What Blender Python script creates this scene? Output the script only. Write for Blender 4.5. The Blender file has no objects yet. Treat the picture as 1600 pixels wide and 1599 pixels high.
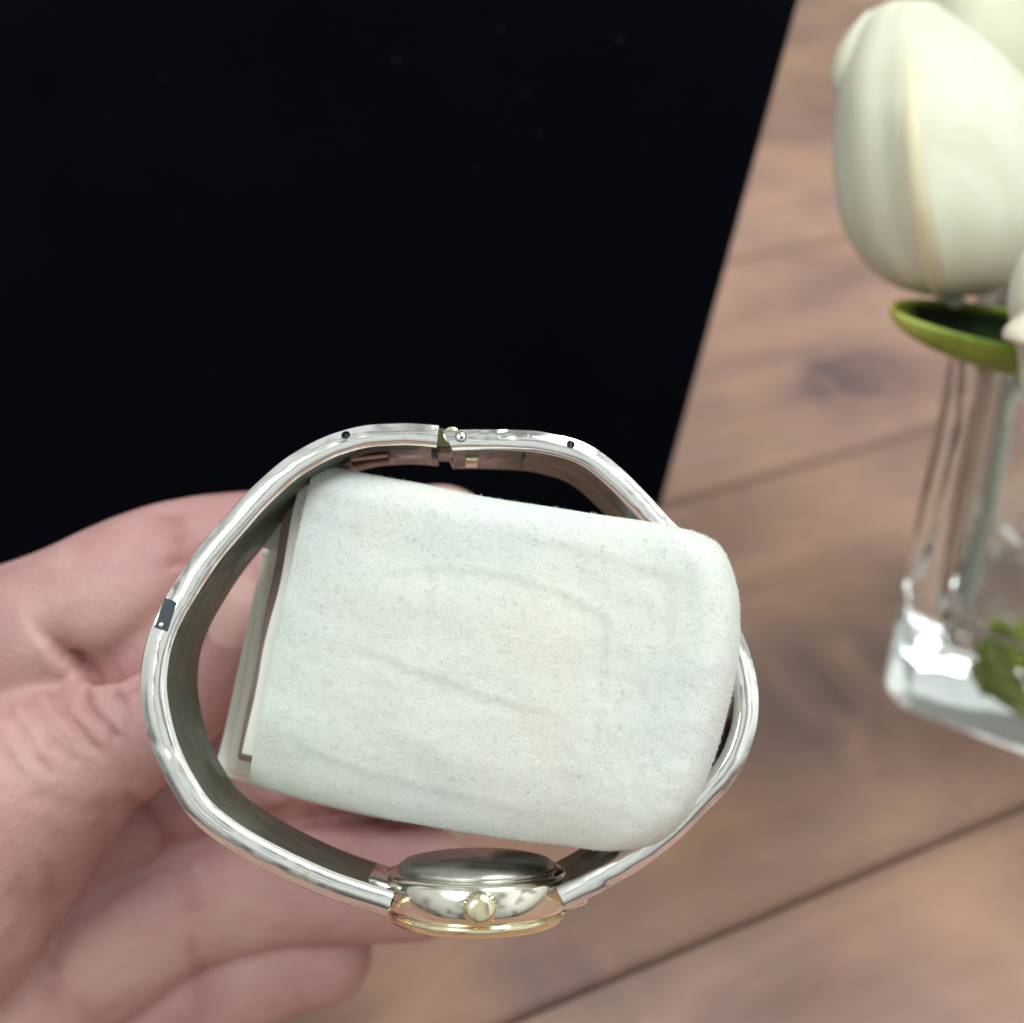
import bpy, bmesh, math, random
from mathutils import Vector, Matrix, noise
from mathutils.bvhtree import BVHTree
random.seed(7)
S = bpy.context.scene
R = math.radians

# ------------------------------------------------------------------ camera
PITCH = R(38.0); H = 0.200; FPX = 1900.0
cam = bpy.data.objects.new('camera', bpy.data.cameras.new('camera'))
S.collection.objects.link(cam); S.camera = cam
cam.location = (0, 0, H)
cam.rotation_euler = (math.pi/2 - PITCH, 0, 0)
cam.data.sensor_width = 36; cam.data.lens = 36*FPX/1600
cam.data.clip_start = 0.005; cam.data.clip_end = 50
cam.data.dof.use_dof = True
cam.data.dof.focus_distance = 0.1195
cam.data.dof.aperture_fstop = 19
# ------------------------------------------------------------------ light
w = bpy.data.worlds.new('World'); S.world = w; w.use_nodes = True
bg = w.node_tree.nodes['Background']
wt = w.node_tree; bg.inputs[1].default_value = 1.0
def wn(t, ins=None, **k):
    x = wt.nodes.new(t)
    for a, b in k.items(): setattr(x, a, b)
    for a, b in (ins or {}).items():
        if isinstance(b, bpy.types.NodeSocket): wt.links.new(b, x.inputs[a])
        else: x.inputs[a].default_value = b
    return x
# unseen room tones: pale ceiling, mid walls, brown floor; dark noise patches added for reflections
wtc = wn('ShaderNodeTexCoord'); wsep = wn('ShaderNodeSeparateXYZ', {0: wtc.outputs['Generated']})
wr = wn('ShaderNodeValToRGB')
_m = wn('ShaderNodeMath', {0: wsep.outputs[2], 1: .5, 2: .5}, operation='MULTIPLY_ADD'); wt.links.new(_m.outputs[0], wr.inputs[0])
_e = wr.color_ramp.elements; _e.new(.5); _e.new(.62); _e.new(.8)
for el, (p_, c_) in zip(_e, [(0, (.05, .035, .025)), (.47, (.07, .055, .045)), (.52, (.30, .32, .31)), (.72, (.58, .61, .59)), (1, (.62, .66, .65))]):
    el.position = p_; el.color = (*c_, 1)
wno = wn('ShaderNodeTexNoise', {'Vector': wtc.outputs['Generated'], 'Scale': 2.6, 'Detail': 2.5, 'Roughness': .5, 'Distortion': .4})
wr2 = wn('ShaderNodeValToRGB', {0: wno.outputs[0]}); _e = wr2.color_ramp.elements
_e[0].position = .40; _e[0].color = (.34, .33, .31, 1); _e[1].position = .50; _e[1].color = (1.15, 1.15, 1.12, 1)
wmx = wn('ShaderNodeMix', data_type='RGBA', blend_type='MULTIPLY'); wmx.inputs[0].default_value = 1
wt.links.new(wr.outputs[0], wmx.inputs[6]); wt.links.new(wr2.outputs[0], wmx.inputs[7]); 
# added brightness on the unseen right side, lifts the glass, petals and metal
wsd = wn('ShaderNodeMapRange', {0: wsep.outputs[0], 1: .40, 2: .85, 3: 1.0, 4: 1.9}, interpolation_type='SMOOTHSTEP')
wvm = wn('ShaderNodeVectorMath', {0: wmx.outputs[2]}, operation='SCALE'); wt.links.new(wsd.outputs[0], wvm.inputs['Scale']); wt.links.new(wvm.outputs[0], bg.inputs[0])
def area(name, loc, target, size, power, col, sy=None):
    l = bpy.data.lights.new(name, 'AREA'); l.energy = power; l.color = col
    l.shape = 'RECTANGLE'; l.size = size; l.size_y = sy or size
    o = bpy.data.objects.new(name, l); S.collection.objects.link(o)
    o.location = loc
    o.rotation_euler = (Vector(target)-Vector(loc)).to_track_quat('-Z', 'Y').to_euler()
area('window_light', (0.45, 0.20, 1.15), (0.02, 0.12, 0.08), 0.7, 10.5, (0.96, 1.0, 0.98), 0.5)
area('ceiling_light', (-0.50, -0.45, 1.10), (0.0, 0.15, 0.08), 0.5, 6.0, (0.97, 1.0, 0.98), 0.35)
S.view_settings.view_transform = 'Standard'; S.view_settings.look = 'None'
S.view_settings.exposure = 0.03; S.view_settings.gamma = 1

# ------------------------------------------------------------------ maths helpers (millimetres in, metres out)
MM = 0.001
cp, sp = math.cos(PITCH), math.sin(PITCH)
def c2w(x, y, d):                       # camera-frame millimetres -> world metres
    return Vector((x*MM, (y*sp + d*cp)*MM, H + (y*cp - d*sp)*MM))
def w2px(v):
    x, yy, z = v.x, v.y, v.z-H
    d = yy*cp - z*sp; u = yy*sp + z*cp
    return 800+x/d*FPX, 800-u/d*FPX
def P(px, py, d): return c2w((px-800)/FPX*d, (800-py)/FPX*d, d)
def ray(px, py): return Vector(((px-800), (800-py), FPX))
def ground(px, py, z=0.0):
    r = ray(px, py); y = r.y*sp + r.z*cp; zz = r.y*cp - r.z*sp
    s = (z-H)/zz
    return Vector((r.x*s, y*s, z))
def crom(pts, n):
    """resample a polyline of tuples with a Catmull-Rom curve to n points"""
    pts = [Vector(p) for p in pts]; m = len(pts)
    def at(u):
        i = min(int(u), m-2); t = u-i
        p1, p2 = pts[i], pts[i+1]
        p0 = pts[i-1] if i > 0 else p1*2-p2
        p3 = pts[i+2] if i+2 < m else p2*2-p1
        return 0.5*((2*p1)+(p2-p0)*t+(2*p0-5*p1+4*p2-p3)*t*t+(3*p1-p0-3*p2+p3)*t*t*t)
    dense = [at((m-1)*k/(n*6)) for k in range(n*6+1)]
    L = [0]
    for a, b in zip(dense, dense[1:]): L.append(L[-1]+(b-a).length)
    out = []; j = 0
    for k in range(n):
        t = L[-1]*k/(n-1)
        while j < len(L)-2 and L[j+1] < t: j += 1
        f = (t-L[j])/max(L[j+1]-L[j], 1e-9)
        out.append(dense[j].lerp(dense[j+1], min(f, 1)))
    return out
def interp(x, tab):
    if x <= tab[0][0]: return tab[0][1]
    for (a, va), (b, vb) in zip(tab, tab[1:]):
        if x <= b: return va+(vb-va)*(x-a)/(b-a)
    return tab[-1][1]
def sstep(a, b, x):
    t = max(0, min(1, (x-a)/(b-a))); return t*t*(3-2*t)   # a may be above b: then it falls

# ------------------------------------------------------------------ object helpers
def tag(o, label=None, cat=None, group=None, kind=None):
    if label: o['label'] = label
    if cat: o['category'] = cat
    if group: o['group'] = group
    if kind: o['kind'] = kind
    return o
def empty(name, loc, label, cat, group=None):
    o = bpy.data.objects.new(name, None); S.collection.objects.link(o)
    o.location = loc; o.empty_display_size = 0.01
    bpy.context.view_layer.update()
    return tag(o, label, cat, group)
def link(name, me, mats=None, parent=None, smooth=True):
    if mats is not None:
        for m in (mats if isinstance(mats, (list, tuple)) else [mats]): me.materials.append(m)
    o = bpy.data.objects.new(name, me); S.collection.objects.link(o)
    if smooth: me.polygons.foreach_set('use_smooth', [True]*len(me.polygons))
    if parent:
        o.parent = parent
        o.matrix_parent_inverse = Matrix.Translation(parent_world(parent)).inverted()
    return o
def parent_world(o):
    v = o.location.copy() if o.type == 'EMPTY' else Vector((0, 0, 0))
    return v
def mesh(name, verts, faces):
    me = bpy.data.meshes.new(name); me.from_pydata([tuple(v) for v in verts], [], faces); me.update()
    return me
def recalc(me):
    bm = bmesh.new(); bm.from_mesh(me); bmesh.ops.recalc_face_normals(bm, faces=bm.faces); bm.to_mesh(me); bm.free()
def grid_faces(nu, nv, close_v=False):
    f = []
    for i in range(nu-1):
        for j in range(nv if close_v else nv-1):
            k = (j+1) % nv
            f.append((i*nv+j, i*nv+k, (i+1)*nv+k, (i+1)*nv+j))
    return f
def loft(name, rings, cap=True):
    n = len(rings[0]); v = [p for r in rings for p in r]
    f = grid_faces(len(rings), n, True)
    if cap: f += [tuple(range(n-1, -1, -1)), tuple(range((len(rings)-1)*n, len(rings)*n))]
    me = mesh(name, v, f); recalc(me); return me
def tube(name, pts, rads, n=14, cap=True):
    rings = []; ref = Vector((0.31, 0.2, 0.93)).normalized()
    for i, p in enumerate(pts):
        t = (pts[min(i+1, len(pts)-1)]-pts[max(i-1, 0)]).normalized()
        a = (ref-t*ref.dot(t)).normalized(); b = t.cross(a); ref = a
        r = rads[i] if isinstance(rads, (list, tuple)) else rads
        rings.append([p+(a*math.cos(2*math.pi*k/n)+b*math.sin(2*math.pi*k/n))*r for k in range(n)])
    return loft(name, rings, cap)
def lathe(name, o, ax, prof, n=48):
    """prof: list of (height along ax, radius), metres"""
    ax = ax.normalized(); a = ax.orthogonal().normalized(); b = ax.cross(a)
    rings = [[o+ax*h+(a*math.cos(2*math.pi*k/n)+b*math.sin(2*math.pi*k/n))*r for k in range(n)] for h, r in prof]
    return loft(name, rings)
def apply_mods(o):
    dg = bpy.context.evaluated_depsgraph_get(); dg.update()
    me = bpy.data.meshes.new_from_object(o.evaluated_get(dg)); o.modifiers.clear()
    old = o.data; o.data = me; return me
def bevel(o, wd, seg=3, ang=30):
    m = o.modifiers.new('b', 'BEVEL'); m.width = wd; m.segments = seg; m.limit_method = 'ANGLE'; m.angle_limit = R(ang)
    m.harden_normals = False

# ------------------------------------------------------------------ material helpers
def mat(name, col=(.5, .5, .5), rough=.5, metal=0, **kw):
    m = bpy.data.materials.new(name); m.use_nodes = True
    b = m.node_tree.nodes['Principled BSDF']
    b.inputs['Base Color'].default_value = (*col, 1); b.inputs['Roughness'].default_value = rough
    b.inputs['Metallic'].default_value = metal
    for k, v in kw.items(): b.inputs[k.replace('_', ' ')].default_value = v
    return m
class NT:
    def __init__(s, m): s.t = m.node_tree; s.b = s.t.nodes['Principled BSDF']
    def n(s, typ, ins=None, **kw):
        x = s.t.nodes.new(typ)
        for k, v in kw.items(): setattr(x, k, v)
        for k, v in (ins or {}).items():
            if isinstance(v, bpy.types.NodeSocket): s.t.links.new(v, x.inputs[k])
            else: x.inputs[k].default_value = v
        return x
    def coords(s, scale=(1, 1, 1), rot=(0, 0, 0), loc=(0, 0, 0)):
        tc = s.n('ShaderNodeTexCoord')
        return s.n('ShaderNodeMapping', {0: tc.outputs['Object'], 'Scale': scale, 'Rotation': rot, 'Location': loc}).outputs[0]
    def noise(s, vec, scale, detail=4, rough=.5, dist=0):
        return s.n('ShaderNodeTexNoise', {'Vector': vec, 'Scale': scale, 'Detail': detail, 'Roughness': rough, 'Distortion': dist}).outputs[0]
    def ramp(s, fac, stops, interp='LINEAR'):
        r = s.n('ShaderNodeValToRGB', {0: fac}); e = r.color_ramp.elements; r.color_ramp.interpolation = interp
        while len(e) < len(stops): e.new(0.5)
        for el, (p, c) in zip(e, stops):
            el.position = p; el.color = (*c, 1) if len(c) == 3 else c
        return r.outputs[0]
    def mix(s, fac, a, b, mode='MIX'):
        x = s.n('ShaderNodeMix', data_type='RGBA', blend_type=mode)
        for i, v in ((0, fac), (6, a), (7, b)):
            if isinstance(v, bpy.types.NodeSocket): s.t.links.new(v, x.inputs[i])
            else: x.inputs[i].default_value = v if i == 0 else (*v, 1)
        return x.outputs[2]
    def math(s, op, a, b=0.0, clamp=False):
        return s.n('ShaderNodeMath', {0: a, 1: b}, operation=op, use_clamp=clamp).outputs[0]
    def bump(s, h, strength=.3, dist=.0005, normal=None):
        ins = {'Height': h, 'Strength': strength, 'Distance': dist}
        if normal: ins['Normal'] = normal
        return s.n('ShaderNodeBump', ins).outputs[0]
    def set(s, k, v): s.t.links.new(v, s.b.inputs[k])

PLANK_DIR = Vector((.914, .406, 0)).normalized(); PLANK_N = Vector((-.406, .914, 0)).normalized()
PANG = math.atan2(PLANK_DIR.y, PLANK_DIR.x)
def wood_material():
    m = mat('stained_wood', rough=.42); t = NT(m)
    oi = t.n('ShaderNodeObjectInfo')
    tc = t.n('ShaderNodeTexCoord')
    geo = t.n('ShaderNodeNewGeometry')
    mp0 = t.n('ShaderNodeMapping', {0: geo.outputs['Position'], 'Rotation': (0, 0, -PANG)})
    # knots bend the grain round themselves
    sep = t.n('ShaderNodeSeparateXYZ', {0: mp0.outputs[0]})
    def local(g): return (g.dot(PLANK_DIR), g.dot(PLANK_N))
    knots = [(*local(ground(1330, 590)), .013, 1.6), (*local(ground(1290, 1075)), .022, .75),
             (*local(ground(1250, 130)), .014, .5), (*local(ground(900, 1560)), .016, .5)]
    kd = None; push = None
    for (kx, ky, kr, ks) in knots:
        dx = t.math('MULTIPLY', t.math('SUBTRACT', sep.outputs[0], kx), .8)
        dy = t.math('SUBTRACT', sep.outputs[1], ky)
        r2 = t.math('ADD', t.math('MULTIPLY', dx, dx), t.math('MULTIPLY', dy, dy))
        g = t.math('POWER', 2.718, t.math('MULTIPLY', r2, -1/(kr*kr)))
        g1 = t.math('MULTIPLY', g, ks)
        kd = g1 if kd is None else t.math('MAXIMUM', kd, g1)
        ps = t.math('MULTIPLY', t.math('MULTIPLY', g, dy), -1.1)
        push = ps if push is None else t.math('ADD', push, ps)
    y2 = t.math('ADD', sep.outputs[1], push)
    rnd = t.math('MULTIPLY', oi.outputs['Random'], 7.0)
    vec = t.n('ShaderNodeCombineXYZ', {0: t.math('ADD', sep.outputs[0], rnd), 1: y2, 2: rnd}).outputs[0]
    warp = t.noise(t.n('ShaderNodeMapping', {0: vec, 'Scale': (5, 16, 5)}).outputs[0], 1.6, 4, .55, .6)
    fine = t.noise(t.n('ShaderNodeMapping', {0: vec, 'Scale': (22, 260, 22)}).outputs[0], 1.0, 5, .6, .3)
    mid = t.noise(t.n('ShaderNodeMapping', {0: vec, 'Scale': (7, 48, 7)}).outputs[0], 1.0, 4, .55, 1.2)
    blot = t.noise(vec, 34, 6, .65, .6)
    c = t.ramp(warp, [(.30, (.22, .115, .09)), (.46, (.36, .20, .16)), (.60, (.45, .26, .185)), (.75, (.37, .235, .20))])
    c = t.mix(t.math('MULTIPLY', t.ramp(mid, [(.40, (0, 0, 0)), (.62, (1, 1, 1))]), .34), c, (.21, .125, .10))
    c = t.mix(t.math('MULTIPLY', t.ramp(fine, [(.42, (0, 0, 0)), (.66, (1, 1, 1))]), .12), c, (.16, .09, .07))
    c = t.mix(t.math('MULTIPLY', t.ramp(blot, [(.42, (0, 0, 0)), (.66, (1, 1, 1))]), .48), c, (.21, .14, .13))
    c = t.mix(t.math('MULTIPLY', t.ramp(t.noise(vec, 17, 3, .5, .2), [(.50, (0, 0, 0)), (.68, (1, 1, 1))]), .5), c, (.50, .28, .175))
    c = t.mix(t.math('MULTIPLY', kd, t.ramp(t.noise(vec, 60, 4, .6, .5), [(.34, (.12, .12, .12)), (.58, (1, 1, 1))])), c, (.075, .055, .065))
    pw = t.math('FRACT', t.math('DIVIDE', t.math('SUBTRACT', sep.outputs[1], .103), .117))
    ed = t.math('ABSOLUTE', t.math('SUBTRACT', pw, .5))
    c = t.mix(t.math('MULTIPLY', t.ramp(t.math('ADD', ed, t.math('MULTIPLY', blot, .03)), [(.465, (0, 0, 0)), (.515, (1, 1, 1))]), .45), c, (.15, .085, .07))  # shade beside the seams, painted into the plank colour
    # plank to plank tone
    tone = t.ramp(oi.outputs['Random'], [(0, (.92, .92, .84)), (.5, (1, 1.02, 1.02)), (1, (1.06, 1.02, 1.0))])
    c = t.mix(1.0, c, tone, 'MULTIPLY')
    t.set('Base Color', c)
    t.set('Roughness', t.ramp(blot, [(.3, (.36,)*3), (.7, (.50,)*3)]))
    t.set('Normal', t.bump(t.math('ADD', fine, t.math('MULTIPLY', mid, .6)), .25, .0006))
    return m
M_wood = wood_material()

def velvet_material():
    m = mat('black_velvet', (.0012, .0016, .0032), .95, Sheen_Weight=.02, Sheen_Roughness=.5, Specular_IOR_Level=.05); t = NT(m)
    m.node_tree.nodes['Principled BSDF'].inputs['Sheen Tint'].default_value = (.5, .6, 1, 1)
    v = t.coords()
    n = t.noise(v, 900, 3, .7)
    c = t.ramp(t.noise(v, 30, 3), [(.3, (.0004, .0007, .0020)), (.7, (.0009, .0013, .0034))])
    t.set('Base Color', c); t.set('Normal', t.bump(n, .5, .0004))
    return m
M_velvet = velvet_material()

def suede_material():
    m = mat('cream_suede', rough=.95, Sheen_Weight=.35, Sheen_Roughness=.6, Specular_IOR_Level=.15); t = NT(m)
    v = t.coords()
    big = t.noise(v, 70, 4, .55, .3); mid = t.noise(v, 420, 4, .6, .6); fine = t.noise(v, 1900, 5, .68, 2.6)
    c = t.ramp(big, [(.30, (.66, .705, .695)), (.5, (.71, .74, .69)), (.68, (.74, .755, .675))])
    c = t.mix(t.math('MULTIPLY', t.ramp(mid, [(.42, (0, 0, 0)), (.70, (1, 1, 1))]), .10), c, (.56, .60, .58))
    c = t.mix(t.math('MULTIPLY', t.ramp(fine, [(.50, (0, 0, 0)), (.68, (1, 1, 1))]), .32), c, (.55, .59, .56))
    t.set('Base Color', c)
    t.set('Normal', t.bump(fine, .55, .00022, t.bump(mid, .4, .0003)))
    return m
M_suede = suede_material()
M_lining = mat('pale_lining', (.86, .87, .80), .85)
def pad_mat():
    m = mat('pink_padding', rough=.9); t = NT(m)
    t.set('Base Color', t.ramp(t.noise(t.coords(), 250, 3), [(.3, (.36, .25, .22)), (.7, (.46, .33, .29))])); return m
M_pad = pad_mat()
M_fibre_l = mat('light_fibre', (.82, .86, .80), .9, Specular_IOR_Level=.1)
M_fibre_d = mat('grey_fibre', (.42, .45, .44), .9, Specular_IOR_Level=.1)

def metal_material(name, c1, c2, rough, wob=.5, scr=.12):
    m = mat(name, rough=rough, metal=1); t = NT(m); v = t.coords()
    big = t.noise(v, 110, 2, .4, .6); tar = t.noise(v, 260, 4, .6, .8); fine = t.noise(v, 2500, 3, .6)
    t.set('Base Color', t.ramp(tar, [(.35, c1), (.62, c1), (.78, c2)]))
    t.set('Roughness', t.ramp(tar, [(.3, (rough*.7,)*3), (.75, (rough*1.9,)*3)]))
    n1 = t.bump(t.noise(v, 300, 1, .4, .5), wob*.4, .00010, t.bump(big, wob, .0014))
    t.set('Normal', t.bump(fine, scr, .00005, n1))
    return m
M_silver = metal_material('polished_silver', (.95, .945, .935), (.74, .69, .56), .11, .50)
M_case = metal_material('polished_case_metal', (.86, .82, .72), (.82, .77, .64), .12, .06, .08)
M_silver_in = metal_material('inner_silver_dark_reflection', (.22, .24, .20), (.12, .10, .07), .30, .5, .25)  # dark greenish reflections of the inner wall put into the base colour
M_gold = metal_material('worn_gold_plate', (.85, .76, .52), (.6, .45, .25), .16)
M_dark = mat('dark_recess', (.02, .03, .03), .35)
M_copper = mat('copper_tone', (.46, .27, .20), .4, 1)

def skin_material():
    m = mat('skin', rough=.46, Subsurface_Weight=.22, Subsurface_Scale=.0025, Specular_IOR_Level=.42)
    m.node_tree.nodes['Principled BSDF'].inputs['Subsurface Radius'].default_value = (1, .35, .2)
    t = NT(m); v = t.coords()
    b = t.noise(v, 45, 4, .55, .4); s = t.noise(v, 260, 4, .6)
    c = t.ramp(b, [(.30, (.35, .17, .17)), (.5, (.46, .258, .25)), (.7, (.55, .355, .31))])
    c = t.mix(t.math('MULTIPLY', t.ramp(s, [(.45, (0, 0, 0)), (.7, (1, 1, 1))]), .18), c, (.48, .24, .23))
    # redder in the folds, with crease shade painted into the skin colour (vertex attribute made from the crease depth)
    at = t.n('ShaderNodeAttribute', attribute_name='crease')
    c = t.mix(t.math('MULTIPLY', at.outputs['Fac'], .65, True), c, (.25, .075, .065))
    t.set('Base Color', c)
    vo = t.n('ShaderNodeTexVoronoi', {'Vector': v, 'Scale': 1500.0}, feature='DISTANCE_TO_EDGE').outputs[0]
    lines = t.noise(t.coords((1100, 330, 1100), (0, 0, .6)), 1.0, 5, .65)
    hgt = t.math('ADD', t.math('MULTIPLY', vo, .6), lines)
    t.set('Normal', t.bump(hgt, .55, .00028))
    return m
M_skin = skin_material()
M_nail = mat('fingernail', (.52, .325, .30), .42, Subsurface_Weight=.2, Subsurface_Scale=.001, Coat_Weight=.4)

def petal_material(name, a, b):
    m = mat(name, rough=.5, Subsurface_Weight=.25, Subsurface_Scale=.004, Sheen_Weight=.1); t = NT(m)
    v = t.coords((60, 60, 22)); n = t.noise(v, 1.0, 4, .5, .5)
    t.set('Base Color', t.ramp(n, [(.35, a), (.65, b)]))
    t.set('Normal', t.bump(t.noise(t.coords(), 1800, 3), .15, .0002, t.bump(n, .5, .002)))
    return m
M_petal = petal_material('cream_petal', (.64, .60, .475), (.74, .705, .58))
M_petal2 = petal_material('yellow_cream_petal', (.60, .575, .44), (.66, .63, .49))
M_rib = mat('yellow_petal_rib', (.66, .60, .42), .5, Subsurface_Weight=.2, Subsurface_Scale=.003)
def leaf_mat(name, a, b):
    m = mat(name, rough=.38); t = NT(m)
    n = t.noise(t.coords(), 120, 4, .5, .4)
    t.set('Base Color', t.ramp(n, [(.35, a), (.65, b)])); t.set('Normal', t.bump(n, .3, .0008)); return m
M_leaf_in = leaf_mat('dark_leaf_face', (.003, .009, .005), (.010, .020, .005)); M_leaf_in.node_tree.nodes['Principled BSDF'].inputs['Specular IOR Level'].default_value = .1; M_leaf_in.node_tree.nodes['Principled BSDF'].inputs['Roughness'].default_value = .7  # dark green, with the shade of the hollow put into the colour
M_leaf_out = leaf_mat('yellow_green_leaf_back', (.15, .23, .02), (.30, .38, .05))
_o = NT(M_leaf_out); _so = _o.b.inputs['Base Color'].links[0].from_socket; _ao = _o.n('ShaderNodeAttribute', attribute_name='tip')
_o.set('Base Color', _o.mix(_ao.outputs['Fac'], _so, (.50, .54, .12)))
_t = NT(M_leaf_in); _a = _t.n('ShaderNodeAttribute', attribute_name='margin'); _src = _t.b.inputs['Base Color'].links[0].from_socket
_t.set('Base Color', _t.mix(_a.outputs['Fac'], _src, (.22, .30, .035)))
M_stem = leaf_mat('green_stem', (.42, .48, .42), (.56, .60, .54))
def glass_mat():
    m = mat('clear_glass', (.94, .975, .97), .045, Transmission_Weight=1.0, IOR=1.5)
    t = NT(m); t.set('Normal', t.bump(t.noise(t.coords(), 48, 2, .4, .5), .35, .0016)); return m
M_glass = glass_mat()

# ================================================================== THE TABLE (planks as real boards)
table = empty('wooden_table', (0, .3, 0), 'brown wooden table top of wide knotty planks under the vase and the velvet board', 'table')
PW = .117
for k in range(-6, 10):
    n0 = .103 + k*PW; n1 = n0+PW
    z = -.0002*((k*7) % 3)
    g = .00025
    L0, L1 = -1.3, 1.5
    prof = [(n0+g, -.028), (n0+g, z-.0012), (n0+g+.0009, z), (n1-g-.0009, z), (n1-g, z-.0012), (n1-g, -.028)]
    rings = [[PLANK_DIR*L+PLANK_N*a+Vector((0, 0, b)) for a, b in prof] for L in (L0, L1)]
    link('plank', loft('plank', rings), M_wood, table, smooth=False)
sub = [PLANK_DIR*L+PLANK_N*a+Vector((0, 0, b)) for b in (-.05, -.0285) for L, a in ((-1.3, -.6), (1.5, -.6), (1.5, 1.27), (-1.3, 1.27))]
me = mesh('table_base', sub, [(0, 1, 2, 3), (7, 6, 5, 4), (0, 4, 5, 1), (1, 5, 6, 2), (2, 6, 7, 3), (3, 7, 4, 0)]); recalc(me)
link('table_base', me, mat('dark_underframe', (.03, .02, .015), .8), table, smooth=False)

# ================================================================== BLACK VELVET DISPLAY BOARD
lean, yaw = R(20), R(4)
bc = ground(960, 1060)                       # right lower corner stands here
bu = Vector((-math.cos(yaw), math.sin(yaw), 0))          # to the left along the foot
bn_h = Vector((math.sin(yaw), math.cos(yaw), 0))         # away from the camera
bv = (bn_h*math.sin(lean)+Vector((0, 0, 1))*math.cos(lean)).normalized()
bn = bu.cross(bv).normalized()
if bn.y > 0: bn = -bn                        # towards the camera
def on_board(px, py):
    r = ray(px, py); d = Vector((r.x, r.y*sp+r.z*cp, r.y*cp-r.z*sp)); o = Vector((0, 0, H))
    s = (bc-o).dot(bn)/d.dot(bn); return o+d*s
topr = on_board(1262, -45)
hgt = (topr-bc).dot(bv); out = -(topr-bc).dot(bu)
Wb = .30
corners = [bc, bc+bv*hgt-bu*out, bc+bv*hgt+bu*(Wb+out*.6), bc+bu*Wb]
board = empty('display_board', bc+bu*Wb*.5, 'black velvet jewellery display board leaning upright behind the hand', 'display board')
N = 24
def board_sheet(off):
    return [[corners[0].lerp(corners[3], i/N).lerp(corners[1].lerp(corners[2], i/N), j/N)+bn*off for j in range(N+1)] for i in range(N+1)]
cc = [c+bn*o for o in (0, -.006) for c in corners]
me = mesh('velvet_panel', cc, [(0, 1, 2, 3), (7, 6, 5, 4), (0, 4, 5, 1), (1, 5, 6, 2), (2, 6, 7, 3), (3, 7, 4, 0)]); recalc(me)
pan = link('velvet_panel', me, M_velvet, board); bevel(pan, .0018, 3)
# easel strut at the back
sc = bc+bu*.15; st0 = sc+bv*hgt*.75-bn*.007; st1 = sc+bn_h*.13+Vector((0, 0, .0)); st1.z = .002
ww = bu*.02; th = bn_h*.004
sv = [st0-ww, st0+ww, st1+ww*1.6, st1-ww*1.6]; sv = sv+[p+th for p in sv]
me = mesh('easel_strut', sv, [(0, 1, 2, 3), (7, 6, 5, 4), (0, 4, 5, 1), (1, 5, 6, 2), (2, 6, 7, 3), (3, 7, 4, 0)]); recalc(me)
link('easel_strut', me, M_velvet, board, smooth=False)
# a few specks of lint caught on the velvet
lv, lf = [], []
for k in range(24):
    px, py = random.uniform(20, 1150), random.uniform(10, 700)
    if k < 4: px, py = [(967, 62), (820, 146), (330, 590), (620, 95)][k]
    o = on_board(px, py)+bn*.0003; s = random.uniform(.00010, .00022)*(1.7 if k < 4 else 1)
    a = Vector((random.uniform(-1, 1), random.uniform(-.4, .4), random.uniform(-1, 1))).normalized()*s*2
    b = a.cross(bn).normalized()*s*.6; i = len(lv)
    lv += [o-a, o+b, o+a, o-b, o+bn*s]; lf += [(i, i+1, i+4), (i+1, i+2, i+4), (i+2, i+3, i+4), (i+3, i, i+4)]
tag(link('lint', mesh('lint', lv, lf), mat('grey_lint', (.02, .026, .04), .9), board), kind='stuff')

# ================================================================== BANGLE WATCH
AX = Vector((-80, -240, 1900)).normalized()           # axis of the bangle, camera frame
CEN = ray(720, 1040)*(121/FPX)                         # centre of the front edge plane, mm, camera frame
EP = (Vector((1, 0, 0))-AX*AX.x).normalized(); EQ = EP.cross(AX)
if EQ.y < 0: EQ = -EQ
def pq(px, py, dep=0.0):                               # pixel -> coordinates in the plane lying dep mm behind the front plane
    r = ray(px, py); s = (CEN+AX*dep).dot(AX)/r.dot(AX); v = r*s-CEN
    return (v.dot(EP), v.dot(EQ))
def B(p, q, d): v = CEN+EP*p+EQ*q+AX*d; return c2w(v.x, v.y, v.z)
AXW = (B(0, 0, 1)-B(0, 0, 0)).normalized()
watch = empty('bangle_watch', B(0, -20, 6), 'silver hinged bangle watch seen edge on around a cream suede cushion', 'watch')
left_out = [(686, 661.5), (655, 658.5), (620, 657.5), (570, 661), (520, 674), (470, 697), (430, 724), (390, 760), (350, 804), (310, 850), (275, 900),
            (246, 948), (228, 988), (218, 1030), (215, 1075), (222, 1130), (240, 1190), (265, 1240), (296, 1285), (345, 1325), (410, 1362), (500, 1403), (602, 1437)]
right_out = [(690, 669), (740, 667), (800, 668), (850, 672), (900, 683), (940, 703), (975, 731), (1010, 766), (1045, 803), (1080, 839), (1110, 880), (1140, 930),
             (1164, 985), (1181, 1035), (1190, 1090), (1186, 1140), (1170, 1190), (1142, 1236), (1108, 1272), (1062, 1318), (1000, 1365), (950, 1394), (888, 1427)]
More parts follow.
